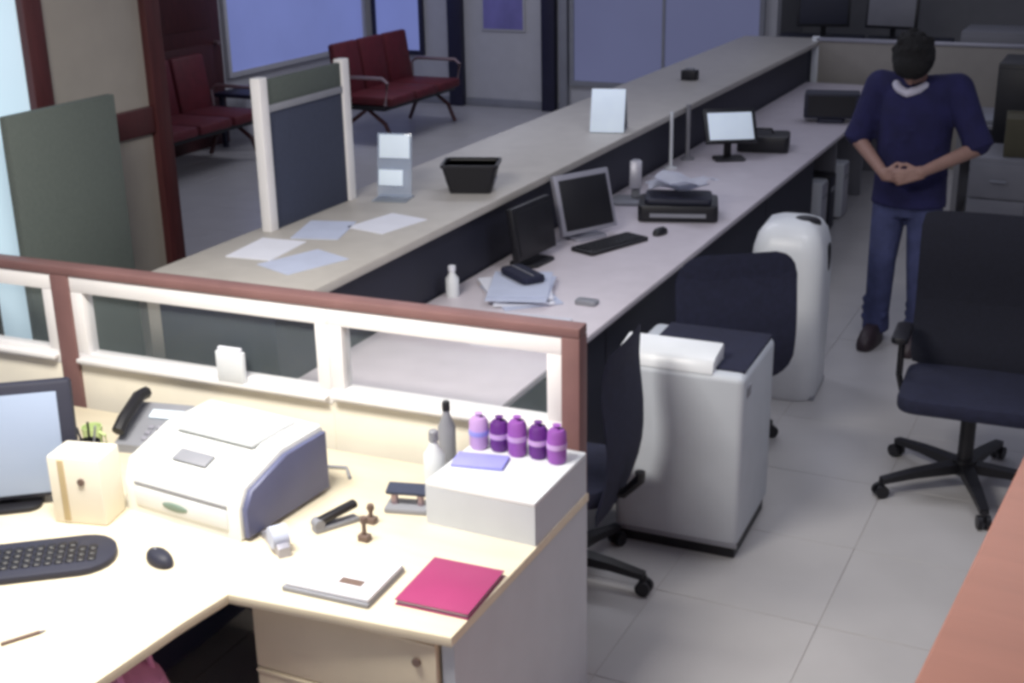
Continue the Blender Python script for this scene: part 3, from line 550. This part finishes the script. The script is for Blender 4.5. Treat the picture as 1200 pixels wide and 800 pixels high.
bench('maroon waiting bench with metal arms under the blue window, farther one', 10.85, 12.3, -7.25, .6, 3, 1.0)
bench('maroon waiting bench beside the dark door, nearer one', 8.5, 9.95, -8.1, .62, 3, 1.0)
tb = thing('low_table', 'low dark table between the two waiting benches', 'table', (-8.0, 10.55, 0)); B().bx(-.25, .25, -.35, .35, .5, .54, .005).obj('table_top', 'framenavy', tb)
for x in (-.2, .2):
    for y in (-.3, .3): B().bx(x-.02, x+.02, y-.02, y+.02, 0, .5).obj('leg', 'framenavy', tb)

# ------------------------------------------------------------------ far office end and right side
def cabinet(name, label, x, y, wd, dp, h, mt, n, cat='cabinet', rz=0):
    t = thing(name, label, cat, (x, y, 0), rz); B().bx(-wd/2, wd/2, -dp/2, dp/2, .04, h, .006).obj('body', mt, t); B().bx(-wd/2+.02, wd/2-.02, -dp/2+.03, dp/2, 0, .04).obj('plinth', 'dark', t)
    for k in range(n):
        z0 = .06+k*(h-.08)/n; z1 = .06+(k+1)*(h-.08)/n-.012
        d = B().bx(-wd/2+.012, wd/2-.012, -dp/2-.015, -dp/2, z0, z1, .004).obj('drawer', mt, t); B().bx(-.05, .05, -dp/2-.03, -dp/2-.015, (z0+z1)/2-.008, (z0+z1)/2+.008, .004).obj('handle', 'grey', d)
    return t
cabinet('dark_cabinet', 'dark low cabinet behind the end partition, left', -3.0, 13.0, .8, .5, .95, 'navy', 3)
cabinet('dark_cabinet', 'dark low cabinet behind the end partition, right', -2.15, 13.0, .8, .5, .95, 'navy', 3)
monitor('far_monitor', 'black monitor on the left dark cabinet at the far end', (-2.95, 12.95, .95), 10, .5, .34, 'dark', 'navy', -6, .1)
monitor('far_monitor', 'black monitor with grey face on the right dark cabinet at the far end', (-2.3, 12.95, .95), -8, .5, .34, 'dark', 'drawer', -6, .1)
cabinet('grey_cabinet', 'grey tall cabinet at the far right beyond the person', -1.3, 12.6, .55, .6, 1.12, 'drawer', 4)
cabinet('grey_cabinet', 'grey filing cabinet just behind the person on the right', -.78, 8.75, .36, .5, .78, 'drawer', 3)
fd = thing('far_desk', 'grey desk behind the person at the right edge', 'desk', (-.55, 10.3, 0)); B().bx(-.7, .9, -.4, .4, .7, .73, .004).obj('desktop', 'drawer', fd)
for x in (-.66, .86): B().bx(x-.02, x+.02, -.38, .38, 0, .7).obj('leg_panel', 'drawer', fd)
B().bx(-.64, .84, .34, .37, .2, .7).obj('modesty_panel', 'drawer', fd)
monitor('far_monitor', 'black monitor on the grey desk behind the person', (-.55, 10.3, .73), 20, .5, .36, 'dark', 'navy', -6, .1)
B().box((-1.05, 10.1, .745), (.22, .3, .03), .002, (0, 0, .3)).obj('paper_stack', 'grey', label='grey paper stack on the desk behind the person', cat='paper')
oc = thing('olive_carton', 'olive brown carton on the grey filing cabinet at the right edge', 'carton', (-.7, 8.72, .78), .1); B().bx(-.09, .13, -.16, .16, 0, .24, .004).obj('carton_body', 'olive', oc)
for s in (-1, 1): B().box((.02, s*.085, .245), (.2, .13, .006), 0, (s*-.12, 0, 0)).obj('flap', 'olive', oc)
dc = cabinet('dark_cupboard', 'tall black cupboard at the right edge beyond the carton', -.62, 9.45, .6, .5, 1.27, 'dark', 2, 'cupboard')
# orange topped unit close to the viewer
oc = thing('orange_cabinet', 'orange brown cabinet top in the bottom right corner, closest to the viewer', 'cabinet', (.28, 1.85, 0), math.radians(-4.2))
B().bx(-.43, .5, -1.1, 1.2, 1.46, 1.5, .008).obj('top_board', 'orange', oc); B().bx(-.41, .48, -1.08, 1.18, .05, 1.46).obj('body', 'orange', oc); B().bx(-.38, .45, -1.05, 1.15, 0, .05).obj('plinth', 'dark', oc)
